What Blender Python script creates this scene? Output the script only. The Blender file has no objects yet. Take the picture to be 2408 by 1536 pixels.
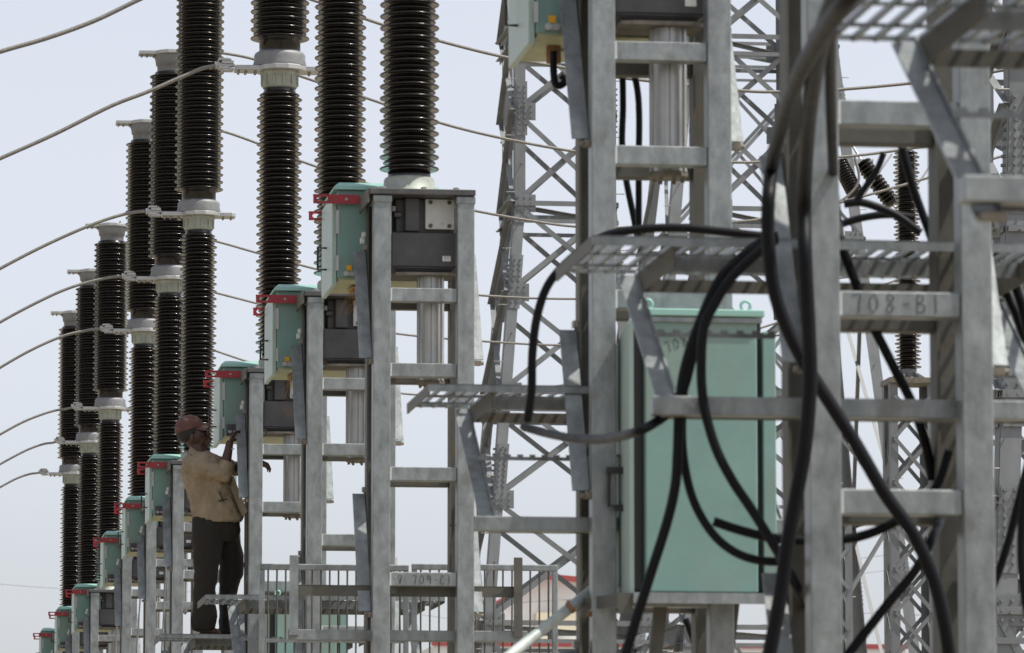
import bpy, bmesh, math, random
from mathutils import Vector, Matrix
random.seed(7)
R = math.radians
# ------------------------------------------------------------------ camera
F = 11700.0; CX = 1204.0; CY = 768.0            # focal length and centre, in units of a 2408-wide frame
PSI, TH = R(7.66), R(6.85)
CAM = Vector((0, 0, 1.6))
sc = bpy.context.scene
cam = bpy.data.cameras.new('camera'); co = bpy.data.objects.new('camera', cam); sc.collection.objects.link(co)
cam.sensor_width = 36; cam.sensor_fit = 'HORIZONTAL'; cam.lens = F / 2408 * 36
cam.clip_start = 0.5; cam.clip_end = 6000
co.location = CAM; co.rotation_euler = (math.pi / 2 + TH, 0, -PSI)
cam.dof.use_dof = True; cam.dof.focus_distance = 44; cam.dof.aperture_fstop = 10
sc.camera = co
# ------------------------------------------------------------------ light
SUN = Vector((0.47, -0.15, 0.86)).normalized()
w = bpy.data.worlds.new('World'); sc.world = w; w.use_nodes = True
nt = w.node_tree; bgn = nt.nodes['Background']
sky = nt.nodes.new('ShaderNodeTexSky'); sky.sky_type = 'NISHITA'; sky.sun_disc = False
sky.sun_elevation = math.asin(SUN.z); sky.sun_rotation = math.atan2(SUN.x, SUN.y)
sky.air_density = 1.0; sky.dust_density = 1.75; sky.ozone_density = 1.0
hs = nt.nodes.new('ShaderNodeHueSaturation'); hs.inputs['Saturation'].default_value = 0.22
nt.links.new(sky.outputs[0], hs.inputs['Color']); tn = nt.nodes.new('ShaderNodeMixRGB'); tn.blend_type = 'MULTIPLY'; tn.inputs[0].default_value = 1; tn.inputs[2].default_value = (.97, .985, 1.05, 1)
nt.links.new(hs.outputs[0], tn.inputs[1]); nt.links.new(tn.outputs[0], bgn.inputs['Color'])
bgn.inputs['Strength'].default_value = 0.15
sl = bpy.data.lights.new('sun', 'SUN'); sl.energy = 4.8; sl.angle = R(0.53); sl.color = (1, .95, .86)
so = bpy.data.objects.new('sun', sl); sc.collection.objects.link(so)
so.rotation_euler = SUN.to_track_quat('Z', 'Y').to_euler()
sc.view_settings.view_transform = 'Standard'; sc.view_settings.look = 'None'
sc.view_settings.exposure = 0.22; sc.view_settings.gamma = 1; sc.view_settings.use_curve_mapping = False
sc.cycles.max_bounces = 8

# ------------------------------------------------------------------ maths helpers
CT, ST, CP, SP = math.cos(TH), math.sin(TH), math.cos(PSI), math.sin(PSI)
def ray(x, y):
    u, v = x - CX, CY - y
    a = F * CT - v * ST; z = F * ST + v * CT
    return Vector((u * CP + a * SP, -u * SP + a * CP, z)) / F      # length 1 along the camera axis
def W(x, y, P):  return CAM + ray(x, y) * (F / P)                  # point seen at (x,y) where 1 m spans P units
def WY(x, y, Y):
    r = ray(x, y); return CAM + r * (Y / r.y)
# ------------------------------------------------------------------ materials
MATS = {}
def pmat(name, col, rough=.5, metal=0., nscale=8., namp=.25, bump=0., bscale=60., coat=0., col2=None, stain=None, spec=.5, streak=False):
    m = bpy.data.materials.new(name); m.use_nodes = True; t = m.node_tree; b = t.nodes['Principled BSDF']
    b.inputs['Roughness'].default_value = rough; b.inputs['Metallic'].default_value = metal
    b.inputs['Specular IOR Level'].default_value = spec
    b.inputs['Coat Weight'].default_value = coat; b.inputs['Coat Roughness'].default_value = .08
    tc = t.nodes.new('ShaderNodeTexCoord')
    mp = t.nodes.new('ShaderNodeMapping')
    oi = t.nodes.new('ShaderNodeObjectInfo')
    ad = t.nodes.new('ShaderNodeVectorMath'); ad.operation = 'ADD'
    sc_ = t.nodes.new('ShaderNodeVectorMath'); sc_.operation = 'SCALE'; sc_.inputs[3].default_value = 37.
    cmb = t.nodes.new('ShaderNodeCombineXYZ')
    for i in range(3): t.links.new(oi.outputs['Random'], cmb.inputs[i])
    t.links.new(cmb.outputs[0], sc_.inputs[0]); t.links.new(tc.outputs['Object'], ad.inputs[0]); t.links.new(sc_.outputs[0], ad.inputs[1])
    t.links.new(ad.outputs[0], mp.inputs['Vector'])
    if streak: mp.inputs['Scale'].default_value = (1, 1, .5)
    n1 = t.nodes.new('ShaderNodeTexNoise'); n1.inputs['Scale'].default_value = nscale; n1.inputs['Detail'].default_value = 7; n1.inputs['Roughness'].default_value = .65
    t.links.new(mp.outputs[0], n1.inputs['Vector'])
    r1 = t.nodes.new('ShaderNodeValToRGB'); r1.color_ramp.elements[0].position = .32; r1.color_ramp.elements[1].position = .7
    c = Vector(col); c2 = Vector(col2) if col2 else c * (1 + namp)
    r1.color_ramp.elements[0].color = (*(c * (1 - namp)), 1); r1.color_ramp.elements[1].color = (*c2, 1)
    t.links.new(n1.outputs['Fac'], r1.inputs['Fac']); out = r1.outputs['Color']
    if stain:
        n2 = t.nodes.new('ShaderNodeTexNoise'); n2.inputs['Scale'].default_value = stain[1]; n2.inputs['Detail'].default_value = 8
        t.links.new(ad.outputs[0], n2.inputs['Vector'])
        r2 = t.nodes.new('ShaderNodeValToRGB'); r2.color_ramp.elements[0].position = stain[2]; r2.color_ramp.elements[1].position = stain[2] + .12
        t.links.new(n2.outputs['Fac'], r2.inputs['Fac'])
        mx = t.nodes.new('ShaderNodeMixRGB'); mx.inputs[2].default_value = (*stain[0], 1)
        ml = t.nodes.new('ShaderNodeMath'); ml.operation = 'MULTIPLY'; ml.inputs[1].default_value = stain[3]
        t.links.new(r2.outputs['Color'], ml.inputs[0]); t.links.new(ml.outputs[0], mx.inputs[0]); t.links.new(out, mx.inputs[1]); out = mx.outputs[0]
    t.links.new(out, b.inputs['Base Color'])
    rr = t.nodes.new('ShaderNodeMapRange'); rr.inputs[3].default_value = max(.03, rough - .12); rr.inputs[4].default_value = min(1, rough + .15)
    t.links.new(n1.outputs['Fac'], rr.inputs[0]); t.links.new(rr.outputs[0], b.inputs['Roughness'])
    if bump:
        n3 = t.nodes.new('ShaderNodeTexNoise'); n3.inputs['Scale'].default_value = bscale; n3.inputs['Detail'].default_value = 4
        t.links.new(tc.outputs['Object'], n3.inputs['Vector'])
        bp = t.nodes.new('ShaderNodeBump'); bp.inputs['Strength'].default_value = bump; bp.inputs['Distance'].default_value = .02
        t.links.new(n3.outputs['Fac'], bp.inputs['Height']); t.links.new(bp.outputs[0], b.inputs['Normal'])
    MATS[name] = m; return m
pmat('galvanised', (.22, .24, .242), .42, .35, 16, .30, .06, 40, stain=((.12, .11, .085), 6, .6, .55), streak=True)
pmat('grimy', (.16, .14, .11), .6, .1, 12, .4, .1, 60)
pmat('galvanised_shaded', (.085, .083, .07), .6, .15, 7, .25, .05, 40, stain=((.12, .08, .04), 6, .6, .5))  # darkened galvanised: shade on rear and under members put into colour; brown stain real
pmat('gantry_steel', (.17, .18, .185), .6, .1, 3, .2, .03, 30, streak=True)
pmat('aluminium', (.40, .40, .39), .38, .55, 10, .14, .03, 60, streak=True)
pmat('cast_collar', (.30, .33, .29), .55, .15, 12, .2, .06, 80)
pmat('cast_alu', (.19, .195, .20), .55, .2, 12, .16, .06, 80)
pmat('housing_grey', (.075, .074, .076), .5, .25, 6, .3, .08, 50, stain=((.12, .09, .06), 4, .58, .6))
pmat('porcelain', (.007, .0052, .0045), .2, 0, 5, .3, spec=.45)
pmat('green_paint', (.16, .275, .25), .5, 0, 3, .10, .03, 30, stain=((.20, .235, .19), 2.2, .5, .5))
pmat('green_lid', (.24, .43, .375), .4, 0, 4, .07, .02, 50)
pmat('door_pale', (.33, .42, .385), .45, 0, 4, .08, .02, 50, stain=((.3, .27, .18), 5, .64, .4))  # paler green than the box body, with brownish stains
pmat('under_bounce', (.32, .34, .21), .55, 0, 9, .15, .02, 50, stain=((.2, .11, .04), 7, .6, .6))  # cream light bounced off the ground, put into the colour; brown stain real
pmat('red_paint', (.27, .013, .02), .42, 0, 8, .15, .02, 60)
pmat('white_plate', (.52, .53, .52), .5, .1, 9, .1, .02, 60, stain=((.15, .14, .13), 14, .64, .7))
pmat('label_white', (.7, .7, .68), .5, 0, 9, .05)
pmat('sticker', (.75, .38, .01), .5, 0, 9, .05)
pmat('rubber', (.0055, .0062, .008), .5, 0, 6, .35, .05, 90, stain=((.03, .028, .024), 5, .64, .25), spec=.14)
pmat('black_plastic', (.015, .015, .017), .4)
pmat('rust', (.20, .10, .05), .75, 0, 12, .3, .1, 60)
pmat('conductor', (.20, .19, .172), .5, .35, 30, .2, .4, 260)
pmat('marker', (.04, .04, .042), .7, 0, 40, .3)
pmat('straw', (.34, .2, .07), .8, 0, 20, .3)
pmat('bolt', (.30, .29, .27), .4, .5, 20, .2)
pmat('wall_white', (.72, .72, .70), .85, 0, .4, .06)
pmat('wall_cream', (.62, .56, .42), .85, 0, .4, .06)
pmat('trim_red', (.33, .06, .06), .7, 0, 1, .1)
pmat('ground', (.25, .215, .16), .95, 0, .8, .2, .3, 12)
pmat('skin', (.052, .023, .014), .5, 0, 14, .12, .06, 40)
pmat('shirt', (.245, .195, .13), .9, 0, 9, .22, 1.0, 13, stain=((.16, .105, .055), 5, .55, .5))
pmat('trousers', (.013, .0095, .007), .9, 0, 8, .18, .5, 10)
pmat('cap_cloth', (.11, .05, .042), .9, 0, 14, .22, .3, 30, stain=((.24, .17, .135), 20, .54, .7))
pmat('hair', (.012, .009, .008), .7, 0, 60, .3)
pmat('sandal', (.06, .045, .035), .7)
pmat('glass_dark', (.008, .008, .01), .1, 0, 5, .1)
pmat('pipe_paint', (.36, .40, .38), .5, .1, 7, .25, .05, 50, stain=((.13, .2, .32), 3, .6, .8))

# ------------------------------------------------------------------ mesh building
COL = sc.collection
class MB:
    def __init__(s): s.v = []; s.f = []; s.sm = []
    def add(s, vs, fs, smooth=False):
        o = len(s.v); s.v += [tuple(p) for p in vs]
        for q in fs: s.f.append([i + o for i in q]); s.sm.append(smooth)
        return s
    def box(s, x0, x1, y0, y1, z0, z1):
        return s.add([(x0,y0,z0),(x1,y0,z0),(x1,y1,z0),(x0,y1,z0),(x0,y0,z1),(x1,y0,z1),(x1,y1,z1),(x0,y1,z1)],
              [(0,3,2,1),(4,5,6,7),(0,1,5,4),(1,2,6,5),(2,3,7,6),(3,0,4,7)])
    def frus(s, a, z0, b, z1):      # a,b = (x0,x1,y0,y1)
        return s.add([(a[0],a[2],z0),(a[1],a[2],z0),(a[1],a[3],z0),(a[0],a[3],z0),(b[0],b[2],z1),(b[1],b[2],z1),(b[1],b[3],z1),(b[0],b[3],z1)],
              [(0,3,2,1),(4,5,6,7),(0,1,5,4),(1,2,6,5),(2,3,7,6),(3,0,4,7)])
    def beam(s, a, b, w, h, side=(1,0,0)):      # bar a->b; w along `side`, h perpendicular to both
        a, b = Vector(a), Vector(b); d = (b - a).normalized(); sd = Vector(side); sd = (sd - d * sd.dot(d)).normalized(); n = d.cross(sd)
        sd = sd * (w / 2); n = n * (h / 2)
        return s.add([a-sd-n,a+sd-n,a+sd+n,a-sd+n,b-sd-n,b+sd-n,b+sd+n,b-sd+n],[(0,3,2,1),(4,5,6,7),(0,1,5,4),(1,2,6,5),(2,3,7,6),(3,0,4,7)])
    def angle(s, a, b, w, t, side=(1,0,0), flip=1, sgn=1):   # L section: flange along side, flange along normal
        a, b = Vector(a), Vector(b); d = (b - a).normalized(); sd = Vector(side); sd = (sd - d * sd.dot(d)).normalized(); n = d.cross(sd) * flip
        s.beam(a, b, w, t, side)
        o = sd * (sgn * (w/2 - t/2)) + n * (w/2 + t*.5 - .0008)
        s.beam(a + o, b + o, t, w, side); return s
    def tube(s, pts, r, n=10, cap=True):
        pts = [Vector(p) for p in pts]; rs = r if isinstance(r, (list, tuple)) else [r] * len(pts)
        vs, fs = [], []; prev = None
        for i, p in enumerate(pts):
            t = (pts[min(i+1, len(pts)-1)] - pts[max(i-1, 0)]).normalized()
            if prev is None: prev = t.orthogonal().normalized()
            u = (prev - t * prev.dot(t)).normalized(); v = t.cross(u); prev = u
            for k in range(n):
                a = 2*math.pi*k/n; vs.append(p + (u*math.cos(a) + v*math.sin(a)) * rs[i])
        for i in range(len(pts)-1):
            for k in range(n):
                fs.append((i*n+k, i*n+(k+1)%n, (i+1)*n+(k+1)%n, (i+1)*n+k))
        s.add(vs, fs, True)
        if cap: s.add([vs[k] for k in range(n)], [tuple(reversed(range(n)))]); s.add([vs[-n+k] for k in range(n)], [tuple(range(n))])
        return s
    def lathe(s, prof, n=32, c=(0,0,0), smooth=True, a0=0.):
        vs = []; fs = []
        for r, z in prof:
            for k in range(n):
                a = a0 + 2*math.pi*k/n; vs.append((c[0]+r*math.cos(a), c[1]+r*math.sin(a), c[2]+z))
        for i in range(len(prof)-1):
            for k in range(n): fs.append((i*n+k, i*n+(k+1)%n, (i+1)*n+(k+1)%n, (i+1)*n+k))
        s.add(vs, fs, smooth)
        s.add([vs[k] for k in range(n)], [tuple(reversed(range(n)))]); s.add(vs[-n:], [tuple(range(n))]); return s
    def prism(s, poly, ax, lo, hi):     # polygon (2D, ccw) extruded along axis ax
        def P(p, q): return {'x': (q, p[0], p[1]), 'y': (p[0], q, p[1]), 'z': (p[0], p[1], q)}[ax]
        n = len(poly)
        return s.add([P(p, lo) for p in poly] + [P(p, hi) for p in poly],
              [tuple(range(n-1,-1,-1)), tuple(range(n, 2*n))] + [(i, (i+1)%n, (i+1)%n+n, i+n) for i in range(n)])
    def mesh(s, name, mat, bevel=0):
        m = bpy.data.meshes.new(name); m.from_pydata(s.v, [], s.f)
        m.polygons.foreach_set('use_smooth', s.sm)
        b = bmesh.new(); b.from_mesh(m)
        bmesh.ops.recalc_face_normals(b, faces=b.faces)
        if bevel: bmesh.ops.bevel(b, geom=[e for e in b.edges if e.is_manifold and e.calc_face_angle(0) > .6 and not e.smooth == False], offset=bevel, segments=1, affect='EDGES', clamp_overlap=True)
        b.to_mesh(m); b.free()
        m.materials.append(MATS[mat]); m.update(); return m
    def obj(s, name, mat, parent=None, bevel=0, loc=None):
        n0 = name
        o = bpy.data.objects.new(name, s.mesh(name, mat, bevel)); COL.objects.link(o)
        if parent is not None: o.parent = parent
        if loc is not None: o.location = loc
        if n0 in ('bolt', 'bolts', 'climbing_peg', 'linkage') and parent is not None: o['kind'] = 'stuff'
        return o
def tag(o, label=None, cat=None, group=None, kind=None):
    for k, v in (('label', label), ('category', cat), ('group', group), ('kind', kind)):
        if v: o[k] = v
    return o
def thing(name, label, cat, loc=(0,0,0), group=None):
    o = bpy.data.objects.new(name, None); o.empty_display_size = .1; COL.objects.link(o); o.location = loc
    return tag(o, label, cat, group)
KIDS = {}
def kids(o): return [c for c in ALLOBJ() if c.parent == o]
def ALLOBJ(): return list(COL.objects)
def dup(root, loc, label):
    objs = ALLOBJ(); r = root.copy(); COL.objects.link(r); r.location = loc; r['label'] = label
    for c in objs:
        if c.parent == root:
            k = c.copy(); COL.objects.link(k); k.parent = r
            for g in objs:
                if g.parent == c:
                    q = g.copy(); COL.objects.link(q); q.parent = k
    return r
def cat_rom(pts, n=10):
    P = [Vector(p) for p in pts]; P = [P[0]*2 - P[1]] + P + [P[-1]*2 - P[-2]]; out = []
    for i in range(1, len(P)-2):
        a, b, c, d = P[i-1:i+3]
        for k in range(n):
            t = k/n; out.append(.5*((2*b)+(c-a)*t+(2*a-5*b+4*c-d)*t*t+(3*b-3*c+d-a)*t**3))
    out.append(P[-2]); return out
# pen strokes for the handwriting
GL = {'7': [[(0,.95),(.55,1),(.5,.5),(.45,0)]], '0': [[(.35,1),(.1,.75),(.08,.3),(.3,.02),(.58,.3),(.6,.7),(.38,1)]],
 '8': [[(.55,.85),(.3,1),(.12,.8),(.35,.55),(.55,.25),(.3,0),(.1,.22),(.35,.52),(.58,.8),(.5,.92)]],
 '9': [[(.55,.7),(.4,.97),(.12,.85),(.12,.6),(.35,.48),(.56,.7),(.55,.35),(.5,0)]], '-': [[(.1,.5),(.5,.52)]],
 'B': [[(.12,0),(.15,1)],[(.12,1),(.5,.95),(.5,.68),(.2,.52),(.58,.45),(.6,.12),(.12,0)]],
 'C': [[(.58,.85),(.35,1),(.1,.65),(.12,.2),(.35,.0),(.6,.12)]], '1': [[(.25,1),(.27,0)]], ' ': [],
 'a': [[(.6,.9),(.3,1),(.1,.75),(.25,.5),(.5,.62),(.6,.9),(.45,.4),(.2,.0)],[(.25,.35),(.65,.45)],[(.45,.45),(.5,-.1)]]}
def writing(text, h, rot=0., lw=.008, sp=1.0):
    mb = MB(); x = 0
    for ch in text:
        for st in GL[ch]:
            p = cat_rom([((x + q[0]*h*.8), 0, q[1]*h) for q in st], 6) if len(st) > 2 else [Vector(((x+q[0]*h*.8), 0, q[1]*h)) for q in st]
            mb.tube([(v.x*math.cos(rot)-v.z*math.sin(rot), 0, v.x*math.sin(rot)+v.z*math.cos(rot)) for v in p], lw/2, 4)
        x += h*(.85 if ch != '-' else .7)*sp
    for i, v in enumerate(mb.v): mb.v[i] = (v[0], v[1]*.3, v[2])
    return mb

# ------------------------------------------------------------------ the setting
g = MB().add([(-3000,-800,0),(3000,-800,0),(3000,4000,0),(-3000,4000,0)], [(0,1,2,3)]).obj('ground', 'ground')
tag(g, kind='structure', label='pale sandy gravel ground of the switchyard')

# ------------------------------------------------------------------ unit positions: (tower-centre x, plate-top y, scale P)
UNITS = {0: (2064,-892,722), 1: (1531,-195,555), 2: (986,460,400), 3: (819,697,349), 4: (672,875,306),
         5: (478,1090,250.6), 6: (409,1187,227), 7: (348,1268,209), 8: (266,1390,183), 9: (219,1442,171), 10: (176.5,1492,160.7)}
UP = {k: W(*v) for k, v in UNITS.items()}
UP[-1] = W(-370 + 3.36*990, 2174 - 4.28*990, 990)
H0 = 5.9                                     # leg length below the plate
WHERE = {-1:'beyond the right edge, under the topmost platform', 0:'marked 708-B1, the nearest and largest tower', 1:'with the large green cabinet on it, between the 708-B1 and 709-C1 towers',
 2:'marked 709-C1, in the middle of the photo', 3:'just left of the 709-C1 tower, half hidden by it', 4:'where the worker reaches in',
 5:'right behind the worker', 6:'second to the left of the worker', 7:'third to the left of the worker',
 8:'fourth to the left of the worker, fully seen housing', 9:'second from the far left end of the row', 10:'at the far left end of the row'}

# ---- support tower
def make_tower():
    t = thing('support_tower', '', 'steel tower', group='galvanised towers carrying the breaker row')
    for sx in (-1, 1):
        a, b = (-.295, -.195) if sx < 0 else (.195, .295)
        o = MB().box(a, b, -.26, -.16, -H0, -.052).obj('leg', 'galvanised', t, .004)
        MB().box(a-.006, b+.006, -.266, -.154, -.082, -.040).obj('cap', 'galvanised', o, .004)
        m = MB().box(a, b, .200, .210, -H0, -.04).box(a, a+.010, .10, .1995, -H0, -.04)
        m.obj('leg', 'galvanised_shaded', t)
    for z in (-.58, -1.02, -1.625, -2.235, -2.86, -3.5, -4.15, -4.8):
        cbar = MB().box(-.1945, .1945, -.25, -.17, z-.08, z).obj('crossbar', 'galvanised', t, .004)
        MB().prism([(-.1943,-.2512),(-.1885,-.2508),(-.187,-.2503),(-.1943,-.2503)], 'z', z-.078, z-.002).obj('weld', 'white_plate', cbar)
        MB().box(-.1945, .1945, .12, .1985, z-.08, z).obj('crossbar', 'galvanised_shaded', t, .003)
    for sx in (-1, 1):
        for z0, z1 in ((-.32,-.99), (-1.75,-2.46), (-3.1,-3.8), (-4.4,-5.1)):
            x0, x1 = (-.372, -.300) if sx < 0 else (.300, .354)
            a = Vector(((x0+x1)/2, .16, z0)); b = Vector(((x0+x1)/2, -.21, z1))
            m = MB().beam(a, b, x1-x0, .007)
            xx = x1-.003 if sx < 0 else x0+.003
            m.beam(Vector((xx, a.y+.03, a.z)), Vector((xx, b.y+.03, b.z)), .006, .06)
            o = m.obj('brace', 'galvanised', t)
            MB().box(min(xx, xx)-.018, xx+.03 if sx < 0 else xx+.035, b.y-.03, b.y+.02, b.z-.035, b.z-.008).tube([(xx-.02, b.y-.01, b.z-.022),(xx-.035, b.y-.01, b.z-.022)] if sx < 0 else [(xx+.035, b.y-.01, b.z-.022),(xx+.05, b.y-.01, b.z-.022)], .012, 6).obj('bolt', 'grimy', o)
            MB().box(xx-.012, xx+.02, a.y-.02, a.y+.03, a.z+.012, a.z+.04).obj('bolt', 'bolt', o)
    m = MB().box(-.775, .62, -.155, -.085, -2.625, -2.565)
    m.obj('long_beam', 'galvanised', t, .003)
    MB().box(-.7, .55, .02, .03, -2.62, -2.56).obj('long_beam', 'galvanised_shaded', t)
    for y in (-.2, .16):
        for x in (-.245, .245): MB().box(x-.12, x+.12, y-.12, y+.12, -H0, -H0+.02).obj('base_plate', 'galvanised', t)
    return t
tw0 = make_tower(); tw0.location = UP[0]; tw0['label'] = 'ladder-like steel tower ' + WHERE[0]
towers = {0: tw0}
for k in (-1,1,2,3,4,5,6,7,8,9,10): towers[k] = dup(tw0, UP[k], 'ladder-like steel tower ' + WHERE[k])
def bars(k): return sorted([c for c in ALLOBJ() if c.parent == towers[k] and c.name.startswith('crossbar') and c.data.materials[0].name == 'galvanised'], key=lambda c: -c.data.vertices[0].co.z)
for k, zi, txt, x, h in ((0, 3, '708-B1', -.155, .058), (2, 3, 'a 709-C1', -.15, .05)):
    bb = bars(k)[zi]; zt = max(v.co.z for v in bb.data.vertices)
    o = writing(txt, h, 0, .0042, 1.08 if k == 0 else 1.).obj('marking', 'marker', bb, loc=(x, -.2515, zt-.067)); o['label'] = 'handwritten ' + txt.replace('a ', '')
# frame posts on the 709-C1 tower
for x in (-.745, .56):
    MB().angle((x, -.19, -2.60), (x, -.19, -2.14), .05, .007, (1,0,0)).box(x+.018, x+.026, -.19, -.10, -2.60, -2.14).obj('upright', 'galvanised_shaded' if x > 0 else 'galvanised', towers[2])
MB().box(-.735, .56, -.15, -.143, -2.37, -2.31).box(-.735, .56, -.15, -.09, -2.312, -2.306).obj('rail', 'galvanised_shaded', towers[2])
MB().beam((.23,-.10,-2.04),(.23,-.10,-1.91),.055,.05).tube([(.19,-.13,-1.95),(.165,-.13,-1.95)],.006,6).obj('bracket', 'galvanised_shaded', towers[2])

# ---- circuit breaker pole
def shed_profile(z0, z1, rc, rb, rs, pitch=.07):
    pr = [(rc, z0)]; z = z0 + .02; 
    def shed(z, r):
        return [(rc, z-.003), (rc+.3*(r-rc), z-.0005), (r-.012, z-.004), (r-.003, z-.005), (r, z+.0005), (r-.003, z+.005), (rc+.45*(r-rc), z+.014), (rc+.004, z+.024)]
    while z < z1 - .045:
        pr += shed(z, rb)
        if z + pitch*.5 < z1-.03: pr += shed(z + pitch*.5, rs)
        z += pitch
    pr.append((rc, z1)); return pr
def make_breaker():
    t = thing('circuit_breaker', '', 'circuit breaker', group='circuit breaker poles in the row')
    MB().box(-.322, .300, -.275, .17, -.035, 0).obj('top_plate', 'housing_grey', t, .004)
    for x, y in ((.2,-.21),(-.24,-.21),(.14,-.23)): pass
    bm_ = MB()
    for x in (-.24, .0, .19): bm_.lathe([(.018, 0.001), (.018, .014), (.012, .016)], 6, (x, -.235, 0), False)
    bm_.obj('bolt', 'bolt', t)
    MB().box(-.335, -.323, -.27, .2, -.085, -.002).obj('side_skirt', 'galvanised_shaded', t)
    # mechanism housing
    m = MB().prism([(-.175,-.13),(.215,-.13),(.215,.16),(-.175,.16)], 'z', -.44, -.235)
    m.frus((-.12,.16,-.10,.14), -.475, (-.175,.215,-.13,.16), -.4405)
    m.box(-.15, .20, -.09, .15, -.2345, -.0355).box(-.10, -.015, -.145, -.0905, -.23, -.036)
    h = m.obj('mechanism_housing', 'housing_grey', t, .006)
    MB().box(.022, .19, -.125, -.0915, -.215, -.038).obj('cover_plate', 'white_plate', h, .003)
    bt = MB()
    for x in (.05, .16):
        for z in (-.055, -.195): bt.lathe([(.013,0),(.013,.01),(.009,.013)], 8, (0,0,0), False); bt.v[-32:] = bt.v[-32:]
    bt = MB()
    for x in (.052, .162):
        for z in (-.058, -.196): bt.tube([(x,-.124,z),(x,-.137,z)], .012, 8)
    bt.obj('bolt', 'housing_grey', h)
    MB().prism([(-.155,-.15),(-.10,-.165),(.16,-.165),(.20,-.13),(.20,.1),(-.155,.1)], 'z', -.492, -.4755).obj('lower_flange', 'grimy', h)
    MB().box(-.19, -.176, -.12, .1, -.25, -.06).box(-.17,-.151,-.10,-.07,-.11,-.08).obj('linkage', 'bolt', h)
    MB().tube([(.228,-.1,-.45),(.228,-.1,-.2)], .006, 6).tube([(-.16,-.11,-.13),(-.12,-.11,-.13)], .02, 8).obj('linkage', 'housing_grey', h)
    MB().box(.122, .170, -.1335, -.1301, -.405, -.374).obj('rating_label', 'label_white', h)
    d = MB(); cx = .065
    d.lathe([(.079,-1.10),(.079,-.4755)], 32, (cx, -.03, 0))
    for a in (200, 258, 272, 318):
        A = R(a); d.beam((cx+.079*math.cos(A), -.03+.079*math.sin(A), -1.10), (cx+.079*math.cos(A), -.03+.079*math.sin(A), -.4756), .016, .014, (math.cos(A), math.sin(A), 0))
    dd = d.obj('damper_tube', 'aluminium', t)
    e = MB().lathe([(.07,-1.125),(.085,-1.12),(.085,-1.1003)], 12, (cx,-.03,0), False)
    for a in range(6): e.tube([(cx+.06*math.cos(a), -.03+.06*math.sin(a), -1.14),(cx+.06*math.cos(a), -.03+.06*math.sin(a), -1.12)], .009, 6)
    e.obj('end_cap', 'grimy', dd)
    # green drive box
    x0, x1, y0, y1, z0, z1 = -.456, .12, .25, .90, -.476, .06
    b = MB().box(x0, x1, y0, y1, z0+.012, z1).obj('drive_box', 'green_paint', t, .004)
    MB().box(x0+.004, x1-.004, y0+.004, y1-.004, z0, z0+.0115).box(x0+.1, x0+.22, y0+.30, y0+.42, z0-.012, z0-.0004).obj('underside_panel', 'under_bounce', b)
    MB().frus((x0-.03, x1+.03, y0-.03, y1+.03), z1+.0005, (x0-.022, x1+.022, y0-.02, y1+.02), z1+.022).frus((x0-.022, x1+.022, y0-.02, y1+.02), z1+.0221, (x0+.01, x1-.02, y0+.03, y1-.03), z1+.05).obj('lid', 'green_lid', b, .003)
    MB().box(x0-.032, x0-.003, y0+.02, y1+.01, z0-.03, z1-.025).obj('door', 'door_pale', b, .004)
    MB().box(x0-.012, x0+.008, y0-.006, y0-.0005, -.20, -.06).obj('hinge', 'aluminium', b); MB().box(x0-.012, x0+.008, y0-.006, y0-.0005, -.42, -.33).obj('hinge', 'aluminium', b)
    MB().tube([(x0-.033,y1-.3,-.24),(x0-.085,y1-.3,-.24),(x0-.085,y1-.3,-.37),(x0-.033,y1-.3,-.37)], .007, 6).obj('door_handle', 'black_plastic', b)
    MB().box(x0+.035, x0+.105, y0-.012, y0-.0005, -.452, -.428).tube([(x0+.048,y0-.03,-.44),(x0+.048,y0,-.44)], .015, 10).tube([(x0+.086,y0-.03,-.44),(x0+.086,y0,-.44)], .015, 10).obj('cable_gland', 'aluminium', b)
    MB().box(x0+.052, x0+.084, y0-.003, y0-.0004, -.42, -.388).obj('warning_sticker', 'sticker', b)
    def redbar(xa, xb, y):
        hh = .0275; m = MB(); sl0, sl1 = xa+.022, xa+.085; q = .013
        m.box(sl1, xb, y-.006, y, -hh, hh).box(xa, sl0, y-.006, y, -hh, hh).box(sl0, sl1, y-.006, y, q, hh).box(sl0, sl1, y-.006, y, -hh, -q)
        m.box(sl0, sl0+.006, y-.006, y, q-.007, q).box(sl0, sl0+.006, y-.006, y, -q, -q+.007).box(xa, xb, y-.0001, y+.03, hh-.005, hh)
        return m
    r = redbar(-.606, -.329, .212).obj('lifting_rail', 'red_paint', t)
    MB().tube([(-.41,.20,0),(-.41,.207,0)], .009, 8).obj('bolt', 'bolt', r)
    redbar(-.566, .30, .925).obj('lifting_rail', 'red_paint', t)
    m = MB(); m.box(.30,.345,.20,.206,-.05,-.042).box(.30,.345,.20,.206,-.01,-.002).box(.335,.345,.20,.206,-.042,-.01).obj('lifting_rail', 'red_paint', t)
    MB().box(-.345,-.325,-.09,-.05,-.265,-.235).box(-.355,-.33,-.08,-.05,-.30,-.2655).obj('limit_switch', 'white_plate', t, .003)
    # column
    cx = -.06
    MB().lathe([(.158,.0005),(.158,.012),(.150,.016),(.150,.085),(.143,.098),(.13,.104),(.10,.105)], 40, (cx,0,0)).obj('base_flange', 'cast_collar', t)
    MB().lathe([(.126,.1055),(.126,.135)] + shed_profile(.135, 2.20, .121, .176, .156), 40, (cx,0,0)).obj('insulator', 'porcelain', t)
    fl = MB().lathe([(.118,2.2005),(.128,2.202),(.139,2.22),(.141,2.30),(.150,2.305),(.150,2.3315)], 40, (cx,0,0))
    for a in range(12):
        A = R(a*30+8); fl.beam((cx+.142*math.cos(A), .142*math.sin(A), 2.225), (cx+.142*math.cos(A), .142*math.sin(A), 2.3), .014, .012, (math.cos(A), math.sin(A), 0))
    fl.obj('collar', 'cast_collar', t)
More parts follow.
